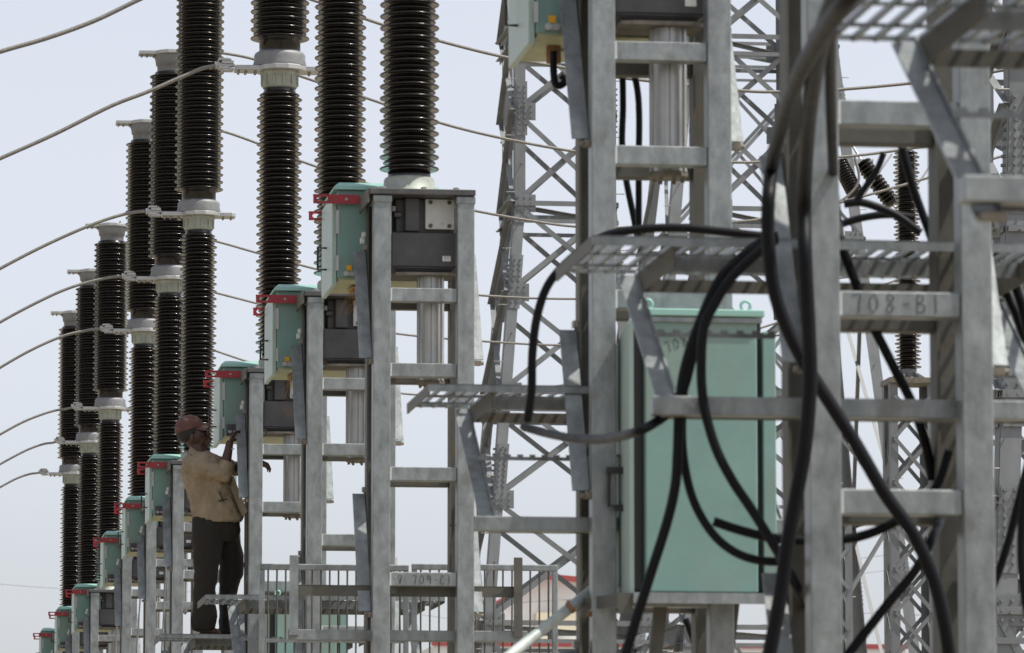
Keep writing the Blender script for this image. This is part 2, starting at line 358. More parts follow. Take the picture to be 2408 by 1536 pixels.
    def plate(z, l, r, name='terminal_plate'):
        poly = [(cx-l,-.085),(cx-.17,-.10),(cx-.13,-.165),(cx-.05,-.21),(cx+.05,-.21),(cx+.14,-.165),(cx+.19,-.085),(cx+r-.03,-.095),(cx+r,-.05),(cx+r,.10),(cx+.17,.11),(cx+.12,.19),(cx-.1,.2),(cx-.17,.10),(cx-l,.085)]
        p = MB().prism(poly, 'z', z-.008, z+.03).obj(name, 'aluminium', t, .004)
        q = MB()
        for xx in (cx-l+.03, cx-l+.085, cx-.19, cx+.23, cx+r-.04):
            for yy in (-.03,.03): q.tube([(xx,yy,z-.028),(xx,yy,z-.0085)], .01, 6)
        q.obj('bolt', 'bolt', p); return p
    p = plate(2.34, .35, .345)
    c = MB().box(cx-.47, cx-.35, -.035, .035, 2.368, 2.385)
    c.box(cx-.45, cx-.36, -.045, .045, 2.3855, 2.41).box(cx-.45, cx-.36, -.045, .045, 2.33, 2.352).tube([(cx-.425,-.03,2.325),(cx-.425,-.03,2.425)], .009, 6).tube([(cx-.385,-.03,2.325),(cx-.385,-.03,2.425)], .009, 6)
    c.tube([(cx-.50,0,2.378),(cx-.40,0,2.383)], .03, 10).box(cx-.475, cx-.395, -.05, .05, 2.345, 2.367).box(cx-.475, cx-.395, -.05, .05, 2.4105, 2.428)
    c.obj('terminal_clamp', 'aluminium', p, .002)
    MB().lathe([(.205,2.3705),(.208,2.385),(.196,2.43),(.20,2.455),(.19,2.475),(.175,2.485),(.15,2.487)], 40, (cx,0,0)).obj('casting', 'cast_alu', t)
    MB().lathe([(.160,2.4875),(.160,2.575)] + shed_profile(2.575, 4.53, .174, .229, .208), 40, (cx,0,0)).obj('interrupter', 'porcelain', t)
    MB().lathe([(.150,4.5305),(.152,4.60),(.165,4.605),(.172,4.66),(.185,4.69),(.185,4.7115)], 40, (cx,0,0)).obj('casting', 'cast_alu', t)
    plate(4.72, .345, .33)
    MB().lathe([(.13,4.7505),(.13,4.765),(.05,4.775)], 20, (cx,0,0)).tube([(cx+.1,-.1,4.76),(cx+.1,-.1,4.785)],.012,6).obj('top_cap', 'cast_alu', t)
    return t
BL = {1:'breaker pole at the top edge, only green box bottom, dark housing and silver tube showing',
 2:'breaker pole with C1 label and white cover plate on the 709-C1 tower',
 3:'breaker pole with straw hanging from its green box, just left of the 709-C1 one',
 4:'breaker pole whose green box the worker is touching',
 5:'breaker pole whose tall column rises behind the worker, green box at his back',
 6:'second breaker pole left of the worker', 7:'third breaker pole left of the worker',
 8:'breaker pole fourth left of the worker, dark housing in full view',
 9:'narrow-looking breaker pole second from the far left end', 10:'smallest breaker pole at the far left end'}
br0 = make_breaker(); br0.location = UP[2]; br0['label'] = BL[2]
for k in (1,3,4,5,6,7,8,9,10):
    q = dup(br0, UP[k], BL[k])
    if k in (4,5,6,7,8,9):
        bx_ = [c for c in ALLOBJ() if c.parent == q and c.name.startswith('drive_box')][0]
        MB().box(-.456+.022, -.456+.16, .2372, .2494, -.474, -.385).tube([(-.408,.215,-.425),(-.408,.237,-.425)], .012, 8).tube([(-.372,.215,-.425),(-.372,.237,-.425)], .012, 8).obj('gland_plate', 'housing_grey', bx_, .002)
hb = [c for c in ALLOBJ() if c.name.startswith('rating_label') and c.parent.parent == br0]
wo = writing('C1', .017, 0, .003); o = wo.obj('rating_text', 'marker', br0, loc=(.136,-.1340,-.399)); o['label'] = 'printed C1'
MB().box(.127,.165,-.1343,-.1339,-.381,-.379).obj('rating_line', 'marker', br0)

# straw nests in the open undersides
for k, lab in ((2, 'dry straw nest hanging from green box of the C1 pole'), (3, 'dry straw nest hanging from green box left of the 709-C1 tower')):
    m = MB(); rng = random.Random(k)
    for i in range(90):
        x = rng.uniform(-.34,-.25); y = rng.uniform(.45,.66); a = Vector((x, y, -.476)); p = [a]
        L = rng.choice((.02,.03,.05,.05,.08,.16))
        d = Vector((rng.uniform(-.5,.5), rng.uniform(-.5,.5), -1))
        for j in range(3): p.append(p[-1] + d*L/3); d += Vector((rng.uniform(-.5,.5), rng.uniform(-.5,.5), 0))
        m.tube(p, .0014, 4)
    m.box(-.35,-.24,.44,.68,-.492,-.4885)
    o = m.obj('straw_nest', 'straw', loc=UP[k]); tag(o, lab, 'straw nest')

# ---- work platforms
def make_platform():
    t = thing('work_platform', '', 'platform', group='grated work platforms bolted to the towers')
    x0, x1, y0, y1, z = -.944, .66, 0.0, .82, -1.972
    MB().box(x0, x1, y0, y0+.006, z-.032, z).box(x0, x1, y0, y0+.03, z-.005, z-.0002).obj('edge_rail', 'galvanised', t)
    MB().box(x0, x1, y1-.006, y1, z-.014, z).obj('edge_rail', 'galvanised', t)
    MB().box(x0, x0+.006, y0+.0065, y1-.0065, z-.045, z).obj('end_rail', 'galvanised_shaded', t)
    MB().box(x1-.006, x1, y0+.0065, y1-.0065, z-.045, z).obj('end_rail', 'galvanised_shaded', t)
    n = 29; gm = MB().box(0, .010, y0+.0065, y1-.0065, z-.018, z-.002).mesh('grating_bar', 'galvanised')
    for i in range(1, n):
        o = bpy.data.objects.new('grating_bar', gm); COL.objects.link(o); o.parent = t; o.location.x = x0 + (x1-x0)*i/n
    for yy in (.27, .55): MB().box(x0+.0065, x1-.0065, yy, yy+.011, z-.028, z-.0185).obj('cross_rod', 'galvanised', t)
    for xx in (-.68, .52): MB().box(xx, xx+.007, y0+.02, y1-.01, z-.095, z-.022).box(xx+.0075, xx+.035, y0+.02, y1-.01, z-.029, z-.022).obj('bearer', 'galvanised_shaded', t)
    MB().box(-.6725, .5195, y1-.035, y1-.028, z-.080, z-.036).box(-.6725, .5195, y1-.0275, y1-.01, z-.043, z-.036).obj('long_bearer', 'galvanised_shaded', t)
    MB().box(-.6725, .5195, y0+.33, y0+.337, z-.070, z-.022).obj('long_bearer', 'galvanised', t)
    for xx in (-.71, .50):
        a, b = Vector((xx, y1-.06, z-.03)), Vector((xx, -.12, -2.56))
        MB().beam(a, b, .066, .008).beam(a + Vector((.03,.02,0)), b + Vector((.03,.02,0)), .006, .05).obj('strut', 'galvanised', t)
        MB().box(xx-.02, xx+.04, -.13, -.09, -2.563, -2.545).obj('bolt', 'grimy', t)
    m = MB().box(-.70, -.30, .28, .286, -2.262, -2.247)
    for i in range(8): m.box(-.69+i*.052, -.665+i*.052, .28, .286, -2.2469, -2.237)
    m.obj('notched_bar', 'galvanised', t)
    return t
pf0 = make_platform(); pf0.location = UP[0] + Vector((0,0,-.065)); pf0['label'] = 'grated steel platform on the 708-B1 tower, running behind the black cables'
for k, dz, lab in ((-1, -.10, 'nearest grated steel platform, cut by the top right corner'), (1, -.03, 'grated steel platform beside the green cabinet tower, ending right of the 709-C1 tower'),
                  (3, -.045, 'grated steel platform hiding the worker\'s far shin'), (4, -.045, 'grated steel platform the worker stands on')):
    dup(pf0, UP[k] + Vector((0,0,dz)), lab)

# ---- control cabinets
def make_cabinet():
    t = thing('control_cabinet', '', 'cabinet', group='green control cabinets on the towers')
    a, b, y0, y1, zt, zb = -.112, .352, -.50, -.275, -1.765, -2.895
    MB().box(a, b, y0, y1, zb, zt).obj('body', 'green_paint', t, .005)
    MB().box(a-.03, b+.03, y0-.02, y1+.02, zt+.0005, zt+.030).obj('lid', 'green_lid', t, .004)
    MB().box(a-.004, b+.02, y0-.012, y0-.0005, zt-.024, zt-.004).obj('trim_strip', 'galvanised', t)
    d = MB().prism([(y0+.03,zb-.03),(y1+.20,zb-.03),(y1+.20,zt-.085),(y0+.03,zt-.01)], 'x', a-.062, a-.042).obj('door', 'door_pale', t, .003)
    MB().tube([(a-.063,y1-.02,-2.38),(a-.12,y1-.02,-2.38),(a-.12,y1-.02,-2.53),(a-.063,y1-.02,-2.53)], .008, 8).box(a-.128,a-.063,y1-.035,y1-.005,-2.395,-2.37).box(a-.095,a-.063,y1-.035,y1-.005,-2.55,-2.53).obj('door_handle', 'black_plastic', d)
    MB().box(b+.026, b+.080, y0+.01, y1+.02, zb+.005, zt-.055).obj('door', 'green_paint', t, .004)
    MB().box(b+.0005, b+.0255, y0+.05, y1, zb+.01, zt-.01).box(a-.0415, a-.0005, y0+.05, y1, zb+.01, zt-.01).obj('gap_shade', 'black_plastic', t)  # black filler standing in for the shade in the gaps beside the doors
    for x in (a+.02, b-.035):
        pts = [(x+.02*math.cos(q*math.pi/6), y0+.06, zt+.055+.02*math.sin(q*math.pi/6)) for q in range(13)]
        MB().tube(pts, .0065, 8, False).box(x-.016, x+.016, y0+.045, y0+.075, zt+.0305, zt+.038).obj('lifting_eye', 'green_lid', t)
    MB().box(a-.055, b+.085, y0-.03, y0-.022, zb-.048, zb-.004).box(a-.055, b+.085, y0-.0219, y1+.09, zb-.0115, zb-.0045).obj('shelf', 'galvanised', t)
    MB().box(a-.115, a-.055, y0+.0, y0+.008, zb-.09, zb-.005).beam((a-.09,y0+.02,zb-.03),(a-.25,y1+.28,zb-.03),.05,.008,(0,0,1)).obj('bracket', 'galvanised_shaded', t)
    MB().tube([(a-.16,y1+.05,zb-.075),(a-.20,y1+.05,zb-.075)], .012, 6).obj('bolt', 'rust', t)
    for x in (-.25, .0, .30): MB().beam((x, y1+.05, zb-.012), (x-.05, -.24, zb-.42), .05, .008).beam((x-.02, y1+.08, zb-.012), (x-.07, -.22, zb-.42), .008, .05).obj('shelf_strut', 'galvanised_shaded', t)
    return t
cb0 = make_cabinet(); cb0.location = UP[1] + Vector((0,0,.0)); cb0['label'] = 'large green metal control cabinet with 708 written on it and two lifting eyes'
o = writing('708', .042, R(22), .0036).obj('marking', 'marker', cb0, loc=(-.02,-.5015,-1.915)); o['label'] = 'handwritten 708'
c4 = dup(cb0, UP[4] + Vector((0,0,-.02)), 'small-looking green control cabinet behind the railing bars, at the bottom edge')
for c in ALLOBJ():
    if c.parent == c4 and c.name.startswith('marking'): bpy.data.objects.remove(c)

# ---- guard railing panels
YR = UP[2].y + .75
def panel(xa, xb, lab):
    a = WY(xa, 1326, YR); b = WY(xb, 1326, YR); Wd = b.x - a.x; H = a.z
    t = thing('railing_panel', lab, 'railing', (a.x, YR, 0), 'barred railing panels behind the 709-C1 tower')
    s = .032
    MB().box(0, Wd, -s/2, s/2, H-.036, H).obj('top_rail', 'galvanised', t, .004)
    for x in (0, Wd-s): MB().box(x, x+s, -s/2+.001, s/2-.001, 0, H-.0362).obj('post', 'galvanised', t, .003)
    for zz in (H-.445, H-1.5, .3): MB().box(s+.0005, Wd-s-.0005, -.012, .012, zz-.022, zz).obj('middle_rail', 'galvanised', t)
    n = round(Wd/.0535); bm_ = MB().tube([(0,0,.31),(0,0,H-.0365)], .0055, 6).mesh('bar', 'galvanised_shaded')
    for i in range(1, n):
        o = bpy.data.objects.new('bar', bm_); COL.objects.link(o); o.parent = t; o.location.x = Wd*i/n
panel(610, 961, 'left railing panel of upright bars, beside the worker\'s tower')
panel(968, 1311, 'right railing panel of upright bars, crossing the 709-C1 tower')

# ------------------------------------------------------------------ conductors
def wire(name, lab, cat, pts, Y, r, mat='conductor', group=None, n=8, sub=6):
    P = cat_rom([WY(x, y, Y) for x, y in pts], sub); o = MB().tube(P, r, n).obj(name, mat)
    return tag(o, lab, cat, group)
def tp(k, dx, dz): return UP[k] + Vector((-.06+dx, 0, dz))
LW = {3: [(560,-95),(430,-48),(325,0),(220,50),(110,90),(0,122),(-150,170)], 4: [(480,160),(430,180),(345,217),(260,250),(130,315),(0,373),(-150,440)],
 5: [(320,499),(270,510),(200,535),(100,580),(0,632),(-120,700)], 6: [(275,651),(240,656),(170,675),(100,705),(0,758),(-100,820)],
 7: [(225,774),(200,778),(150,790),(80,820),(0,865),(-90,925)], 8: [(155,962),(120,968),(60,990),(0,1022),(-80,1070)],
 9: [(125,1041),(100,1045),(60,1060),(0,1092),(-70,1135)], 10: [(85,1113),(70,1115),(40,1125),(0,1146),(-60,1180)]}
ORD = ['topmost','second','third','fourth','fifth','sixth','seventh','lowest']
for i, (k, p) in enumerate(LW.items()):
    a = tp(k, -.43, 2.381); Y = a.y
    P = cat_rom([a] + [WY(x, y, Y) for x, y in p], 7)
    tag(MB().tube(P, .0155, 8).obj('conductor', 'conductor'), 'grey stranded conductor sagging to the left edge, %s of eight counted from the top' % ORD[i], 'conductor', 'conductors leaving the left side of the columns')
RW = {5: [(600,-42),(735,0),(890,55),(1028,95),(1180,133),(1330,160),(1440,180),(1540,192),(1740,213),(1830,216),(1970,211),(2150,195),(2300,175),(2500,140)],
 6: [(510,123),(600,140),(700,177),(860,230),(1028,287),(1180,325),(1355,357),(1500,374),(1740,382),(1815,378),(2050,362),(2450,300)],
 7: [(420,289),(510,305),(600,335),(705,378),(860,430),(1000,470),(1118,496),(1240,518),(1355,533),(1500,535),(1740,521),(1815,509),(2000,470),(2450,340)],
 8: [(400,545),(505,567),(605,595),(740,632),(900,668),(1135,695),(1355,703),(1600,695),(2000,650),(2450,560)],
 9: [(300,650),(400,664),(500,687),(605,714),(740,750),(935,785),(1140,803),(1340,812),(1600,805),(2000,770),(2450,690)],
 10: [(260,755),(400,790),(500,823),(603,857),(740,895),(950,926),(1100,931),(1230,922),(1345,900),(1600,830),(2000,700),(2450,520)]}
for i, (k, p) in enumerate(RW.items()):
    a = tp(k, .30, 4.765); Y = a.y
    P = cat_rom([a] + [WY(x, y, Y) for x, y in p], 7)
    tag(MB().tube(P, .0155, 8).obj('conductor', 'conductor'), 'pale stranded conductor running right behind the columns, %s of six counted from the top' % (ORD[:5]+['lowest'])[i], 'conductor', 'conductors running right to the lattice towers')
for i, (p, d) in enumerate((([(-60,1368),(140,1384),(600,1400),(1100,1460)], 190), ([(1150,1425),(1300,1412),(1600,1395),(2100,1340),(2500,1290)], 170),
                            ([(1500,1500),(1990,1448),(2200,1420),(2500,1380)], 150), ([(1900,1330),(2200,1290),(2500,1250)], 160))):
    wire('far_wire', ['hair-thin distant wire low at the left edge','hair-thin distant wire above the white building','hair-thin distant wire low on the right, below the other','hair-thin distant wire low on the right, above the other'][i], 'wire', p, d, .006, 'housing_grey', 'distant thin wires')

# ------------------------------------------------------------------ lattice towers behind
def lattice(lab, fx, P0, yw, width, depth, ys_up, ys_dn, splay, leg=.165, br=.08, mat='gantry_steel', cat='lattice tower', name='lattice_tower', cross=True, two_faces=True, tt=.012):
    o = W(fx, yw, P0)      # front-left leg at the waist
    Y = o.y
    nodes = sorted([WY(fx, y, Y).z for y in ys_up] + [WY(fx, y, Y).z for y in ys_dn] + [o.z])
    t = thing(name, lab, cat, (o.x, o.y, 0), 'steel lattice towers behind the breakers' if name == 'lattice_tower' else None)
    zw = o.z
    def leg_xy(i, j, z):
        s = max(0, zw - z) * splay
        return Vector((-s if i == 0 else width + s, -s if j == 0 else depth + s, z))
    nodes = [n for n in nodes if n > .4]; zz = [0.0] + nodes
    top = zz[-1] + .3
    for i in (0, 1):
        for j in (0, 1):
            m = MB(); pts = [leg_xy(i, j, z) for z in (0, zw, top)] if zw > 0 else [leg_xy(i, j, 0), leg_xy(i, j, top)]
            sx = 1 if i == 0 else -1; sy = 1 if j == 0 else -1
            for a, b in zip(pts[:-1], pts[1:]):
                m.beam(a + Vector((sx*leg/2,0,0)), b + Vector((sx*leg/2,0,0)), leg, tt, (1,0,0))
                m.beam(a + Vector((0,sy*(leg/2+tt*.6),0)), b + Vector((0,sy*(leg/2+tt*.6),0)), tt, leg, (1,0,0))
            lg = m.obj('leg', mat, t)
            gm = MB().box(sx*.02, sx*(leg+.16), -sy*.018-.005, -sy*.018+.005, -.14, .14).mesh('gusset_plate', mat); q = MB()
            for z in zz[1:]:
                c = leg_xy(i, j, z); go = bpy.data.objects.new('gusset_plate', gm); COL.objects.link(go); go.parent = lg; go.location = c
                for u in range(3):
                    for vv in (-.09, 0, .09):
                        q.tube([(c.x+sx*(.05+u*.1), c.y-sy*.024, z+vv), (c.x+sx*(.05+u*.1), c.y-sy*.05, z+vv)], .016, 5)
            for z in zz[1::2]:
                for u in range(9):
                    zq = z - .9 - u*.085; c = leg_xy(i, j, zq)
                    if zq > .2:
                        q.tube([(c.x+sx*.06, c.y-sy*.006, zq), (c.x+sx*.06, c.y-sy*.04, zq)], .017, 6).tube([(c.x+sx*.15, c.y-sy*.006, zq), (c.x+sx*.15, c.y-sy*.04, zq)], .017, 6).tube([(c.x, c.y+sy*.1, zq), (c.x-sx*.045, c.y+sy*.1, zq)], .017, 6)
            tag(q.obj('bolts', mat, lg), kind='stuff')
            for z in zz[1::2]:
                z0, z1 = z-1.68, z-.82; c0, c1 = leg_xy(i,j,z0), leg_xy(i,j,z1)
                if z0 > .2: MB().beam(c0+Vector((sx*.105,-sy*.010,0)), c1+Vector((sx*.105,-sy*.010,0)), leg+.01, .012).obj('splice_plate', mat, lg)
            if j == 0:
                q = MB()
                for u in range(int(top/.45)):
                    z = .4 + u*.45; c = leg_xy(i, j, z); q.tube([(c.x+sx*leg*(.6 if u%2 else .0), c.y, z), (c.x+sx*leg*(.6 if u%2 else 0) - (0 if u%2 else sx*.14), c.y-(.14 if u%2 else 0), z)], .009, 6)
                q.obj('climbing_peg', 'bolt', lg)
    def face(c0, c1, nrm):
        for a, b in zip(zz[:-1], zz[1:]):
            A0, A1, B0, B1 = c0(a), c1(a), c0(b), c1(b); off = Vector(nrm)*(tt*1.6)
            sd = (0,0,1)
            for k, (p, q) in enumerate(((A0, B1), (A1, B0))):
                oo = off*(1 if k else -1) if cross else off
                MB().angle(p+oo, q+oo, br, .008, sd, 1 if k else -1).obj('diagonal_brace', mat, t)
            if zz.index(b) % 2 == 1 or len(zz) < 5:
                MB().angle(B0+off*2.2, B1+off*2.2, br, .008, sd, -1).obj('horizontal_strut', mat, t)
                MB().angle(B0+off*2.2+Vector((0,0,-.28)), B1+off*2.2+Vector((0,0,-.28)), br*.8, .008, sd, -1).obj('horizontal_strut', mat, t)
    face(lambda z: leg_xy(0,0,z), lambda z: leg_xy(1,0,z), (0,-1,0))
    face(lambda z: leg_xy(0,0,z), lambda z: leg_xy(0,1,z), (-1,0,0))
    if two_faces:
        face(lambda z: leg_xy(1,0,z), lambda z: leg_xy(1,1,z), (1,0,0))
        face(lambda z: leg_xy(0,1,z), lambda z: leg_xy(1,1,z), (0,1,0))
    for b in zz[1:]:
        if zz.index(b) % 2 == 1: 
            MB().angle(leg_xy(0,0,b)+Vector((.02,.02,-.05)), leg_xy(1,1,b)+Vector((-.02,-.02,-.05)), br*.8, .008, (0,0,1)).obj('plan_brace', mat, t)
    return t
lattice('tall grey lattice tower right of the 709-C1 pole, widening downwards', 1211, 150, 478, 1.60, 1.5, [-120, 70, 262], [690, 925, 1180, 1470], .085)
lattice('grey lattice tower between the green cabinet tower and the 708-B1 tower', 1674, 148, 490, 1.50, 1.5, [-100, 85, 280], [700, 935, 1190, 1480], .085)
lattice('broad far lattice tower whose splayed right leg shows between the 708-B1 legs', 1610, 118, 100, 3.1, 2.6, [], [560, 1200], .105, .22, .07)
lattice('bright lattice tower at the right edge with climbing pegs on its leg', 2374, 250, 250, 1.7, 1.5, [-150, 60], [470, 700, 930, 1180, 1440], .052, .2, .075)

# horizontal gantry girder pieces high up
# ---- instrument transformers on lattice stands
def post_unit(xc, ytop, ybase, P, lab, yi=None):
    b = W(xc, ybase, P); tp_ = WY(xc, ytop, b.y).z
    t = thing('instrument_transformer', lab, 'transformer', (b.x, b.y, b.z), 'dark ribbed transformers on lattice stands')
    H = tp_ - b.z
    MB().lathe([(.11,.13)] + shed_profile(.14, H, .10, .172, .15, .10), 32).obj('insulator', 'porcelain', t)
    m = MB().lathe([(.13,.0),(.13,.02),(.10,.03),(.11,.129)], 24)
    for a in range(0,360,60):
        A = R(a); m.beam((.1*math.cos(A), .1*math.sin(A), .06), (.19*math.cos(A), .19*math.sin(A), .008), .012, .07, (-math.sin(A), math.cos(A), 0))
    m.obj('foot_casting', 'cast_alu', t)
    s = thing('transformer_stand', lab.replace('dark ribbed insulator', 'lattice stand carrying the dark ribbed insulator'), 'stand', (b.x, b.y, 0), 'lattice stands under the ribbed insulators')
    hz = b.z
    MB().box(-.30,.30,-.3,.3,hz-.07,hz-.001).obj('top_frame', 'grimy', s)
    for i in (-1,1):
        for j in (-1,1):
            x, y = i*.24, j*.24; MB().angle((x,y,0),(x,y,hz-.071),.10,.01,(1,0,0), -j, i).obj('leg', 'gantry_steel', s)
    n = int(hz/.55)
    for k in range(n):
        z0, z1 = k*.55, k*.55+.55
        if z1 > hz-.1: break
        for j in (-1,1):
            MB().beam((-.24,j*.255,z0),(.24,j*.255,z1),.05,.007,(0,0,1)).obj('brace','gantry_steel',s)
            MB().beam((.24,j*.268,z0),(-.24,j*.268,z1),.05,.007,(0,0,1)).obj('brace','gantry_steel',s)
            MB().beam((j*.255,-.24,z0),(j*.255,.24,z1),.05,.007,(0,0,1)).obj('brace','gantry_steel',s)
post_unit(2136, 355, 893, 185, 'dark ribbed insulator seen between the legs of the 708-B1 tower')
post_unit(1945, 780, 1207, 175, 'dark ribbed insulator peeping out right of the thick black cables')
post_unit(2398, 170, 500, 190, 'dark ribbed insulator behind the bright leg at the right edge')
# tension insulator strings
for (x0,y0,x1,y1), lab in (((1975,385,2005,470),'striped dark insulator string, left one of the leaning pair'),((2030,385,2092,492),'striped dark insulator string, right one of the leaning pair')):
    a, b = W(x0,y0,170), W(x1,y1,170) + Vector((0,-.3,0)); t = thing('insulator_string', lab, 'insulator string', a, 'leaning insulator strings'); d = b-a; n = 13
    q = d.to_track_quat('Z','Y')
    dm = MB().lathe([(.02,-.02),(.05,-.015),(.12,.0),(.118,.008),(.05,.03),(.02,.035)], 20).mesh('disc', 'porcelain')
    for i in range(n):
        o = bpy.data.objects.new('disc', dm); COL.objects.link(o); o.parent = t; o.location = d*(i/n); o.rotation_mode='QUATERNION'; o.rotation_quaternion = q
    MB().tube([(0,0,0), d*1.15], .015, 6).tube([d*1.15, d*1.15+Vector((.5,.2,.7))], .014, 6).obj('link', 'aluminium', t)
    MB().box(-.14,.14,-.02,.02,-.02,.06).tube([(0,0,.0),(-.12,.2,.3)], .02, 6).obj('yoke', 'aluminium', t)
wire('jumper_cable','pale jumper loop swinging below the leaning insulator strings','jumper',[(2010,370),(2020,420),(2000,455),(1960,480),(1900,490)],W(2000,400,172).y,.018)

# ---- white building with red trim
YB = 260.
def bx(x0,x1,ytop,ybot,y0=0,y1=8,mat='wall_white'):
    a = WY(x0,ytop,YB+y0); b = WY(x1,ytop,YB+y0); zb = 0 if ybot is None else WY(x0,ybot,YB+y0).z
    return (a.x, b.x, YB+y0, YB+y1, zb, a.z)
t = thing('white_building', 'far white building with red painted roof edges, low at the bottom', 'building', (0,0,0))
MB().box(*bx(1020,2130,1518,None,-2,9)).obj('wall','wall_white',t)
MB().box(*bx(1015,2135,1507,1518,-2.15,-2.005)).obj('parapet','trim_red',t)
zz = [WY(x,y,YB) for x,y in ((1180,1418),(1276,1358),(1362,1366),(1440,1372),(1440,1520),(1180,1520))]
MB().prism([(p.x,p.z) for p in zz],'y',YB+1,YB+3).obj('wall','wall_white',t)
q = [WY(x,y,YB) for x,y in ((1176,1410),(1276,1347),(1362,1355),(1445,1361),(1445,1372),(1362,1366),(1276,1358),(1176,1421))]
MB().prism([(p.x,p.z) for p in q],'y',YB+.3,YB+3.3).obj('roof_edge','trim_red',t)
MB().box(*bx(1262,1362,1440,1480,.2,.95)).obj('balcony','wall_cream',t)
MB().box(*bx(1262,1290,1480,1507,-.3,.95)).obj('pillar','wall_cream',t)
MB().box(*bx(1296,1306,1440,1507,.4,.96)).obj('drain_pipe','housing_grey',t)

# ------------------------------------------------------------------ black cables
def cable(lab, pts, P, d, name='power_cable'):
    q = []
    for i, p in enumerate(pts):
        pp = p[2] if len(p) > 2 else P
        q.append(W(p[0], p[1], pp))
    o = MB().tube(cat_rom(q, 8), d*.545, 14).obj(name, 'rubber'); return tag(o, lab, 'cable', 'thick black cables hanging in the foreground')
PC = 765
cable('thickest black cable, curving from the top edge down across the 708-B1 tower to the bottom', [(2040,-60,1120),(1975,20,1100),(1930,85,1040),(1882,170,950),(1845,270,850),(1818,370),(1807,470),(1807,570),(1820,680),(1850,770),(1890,850),(1940,930),(2010,1040),(2080,1160),(2150,1260),(2198,1370),(2222,1470),(2235,1560)], PC, .039)
cable('black cable hanging nearly straight down the left leg of the 708-B1 tower', [(1985,-60,1100),(1940,60,1040),(1915,180,930),(1900,300,830),(1892,450),(1893,600),(1902,780),(1905,900),(1893,1050),(1868,1190),(1850,1290),(1832,1420),(1805,1560)], PC+10, .041)
cable('black cable from the top edge slanting past the 708-B1 marking to the lower right', [(1955,20,1030),(1952,150,900),(1955,300,800),(1962,450),(1978,570),(2010,660),(2045,750),(2105,870),(2145,950),(2178,1050),(2192,1130)], 742-14, .029)
cable('black cable starting under the upper crossbar of the 708-B1 tower', [(2108,290),(2122,350),(2150,450),(2190,560),(2222,660),(2240,740),(2245,850)], 700, .027)
cable('black cable looping far left in a round arch and back under', [(1800,556),(1700,545),(1600,536),(1500,540),(1420,556),(1350,602),(1292,665),(1264,740),(1252,830),(1250,920),(1240,992)], 650, .029)
cable('black cable with a cut end, sweeping under the round arch to the cabinet', [(1232,1004,655),(1290,1020,665),(1345,1030,680),(1410,1033,700),(1490,1018),(1550,988),(1592,948),(1612,900),(1630,830),(1655,740),(1700,650),(1760,590),(1810,560),(1830,556)], 745, .029)
cable('black cable passing down the front of the green cabinet to the bottom edge', [(1822,556),(1770,585),(1725,622),(1690,662),(1645,760),(1612,860),(1598,950),(1594,1050),(1588,1140),(1568,1230),(1530,1350),(1492,1470),(1465,1560)], 745, .030)
cable('black cable bowing down and right over the green cabinet to the tower foot', [(1826,562),(1775,600),(1715,660),(1678,720),(1655,770),(1649,860),(1655,950),(1682,1050),(1722,1130),(1772,1205),(1830,1300),(1880,1390),(1915,1450,712)], 748, .029)
cable('black cable making the lowest bend across the cabinet, ending level at its right', [(1800,566),(1745,610),(1700,670),(1645,800),(1612,900),(1604,980),(1608,1080),(1630,1175),(1672,1250),(1722,1295),(1780,1317),(1850,1322)], 742, .026)
cable('short black cable with a blunt end lying level in front of the cabinet', [(1678,1226),(1730,1244),(1800,1262),(1870,1270),(1960,1270),(2020,1262),(2075,1243),(2120,1218),(2165,1185),(2205,1140),(2232,1060)], 738, .028)
cable('black cable rising from the bottom edge to the crossing right of the 708-B1 tower leg', [(2232,1080,715),(2228,1180,722),(2190,1270),(2150,1345),(2080,1430),(1990,1545)], 745, .028)
cable('outer black cable curving away at the right edge', [(2262,510),(2310,560),(2350,610),(2390,680),(2415,770),(2425,850)], 704, .028)
cable('inner black cable curving away at the right edge', [(2262,530),(2310,600),(2340,640),(2380,720),(2408,800),(2430,900)], 702, .024)
cable('black cable slanting down left of the right edge', [(2425,1060),(2400,1160),(2375,1260),(2350,1340),(2325,1400),(2285,1480)], 706, .026)
cable('black cable touching the right edge low down', [(2440,1000),(2412,1150),(2402,1280),(2410,1400),(2430,1500)], 770, .026)
cable('dusty black cable curling right behind the 708-B1 tower, above the other', [(1985,480),(2020,476),(2060,486),(2110,508),(2165,548)], 640, .028)
cable('dusty black cable curling right behind the 708-B1 tower, below the other', [(1975,528),(2030,512),(2090,505),(2150,512)], 636, .026)
cable('grey thin cable end curving down from the upper crossbar', [(2078,360),(2062,400),(2035,440),(2015,470)], 640, .022)
cable('left black cable hanging inside the green cabinet tower', [(1455,100),(1463,160),(1465,250),(1463,340),(1472,420),(1490,510),(1500,560)], 545, .026)
cable('right black cable hanging inside the green cabinet tower', [(1462,120),(1480,150),(1497,200),(1503,270),(1502,380),(1502,470),(1502,560)], 548, .026)
cable('short black cable looping under the topmost green box', [(1302,120),(1302,170),(1308,200),(1326,196),(1345,165),(1365,130)], 548, .029)
cable('black cable stub behind the loop under the topmost green box', [(1318,178),(1340,198),(1362,212),(1385,225)], 535, .024)
cable('pair-left dusty cable below the green cabinet', [(1612,1455),(1628,1500),(1645,1560)], 540, .026)
cable('pair-right dusty cable below the green cabinet', [(1635,1455),(1652,1500),(1668,1560)], 538, .026)
o = MB().tube([W(1302,105,545), W(1302,150,545)], .032, 14).obj('conduit_fitting', 'rust'); tag(o, 'rusty fitting under the topmost green box', 'fitting')
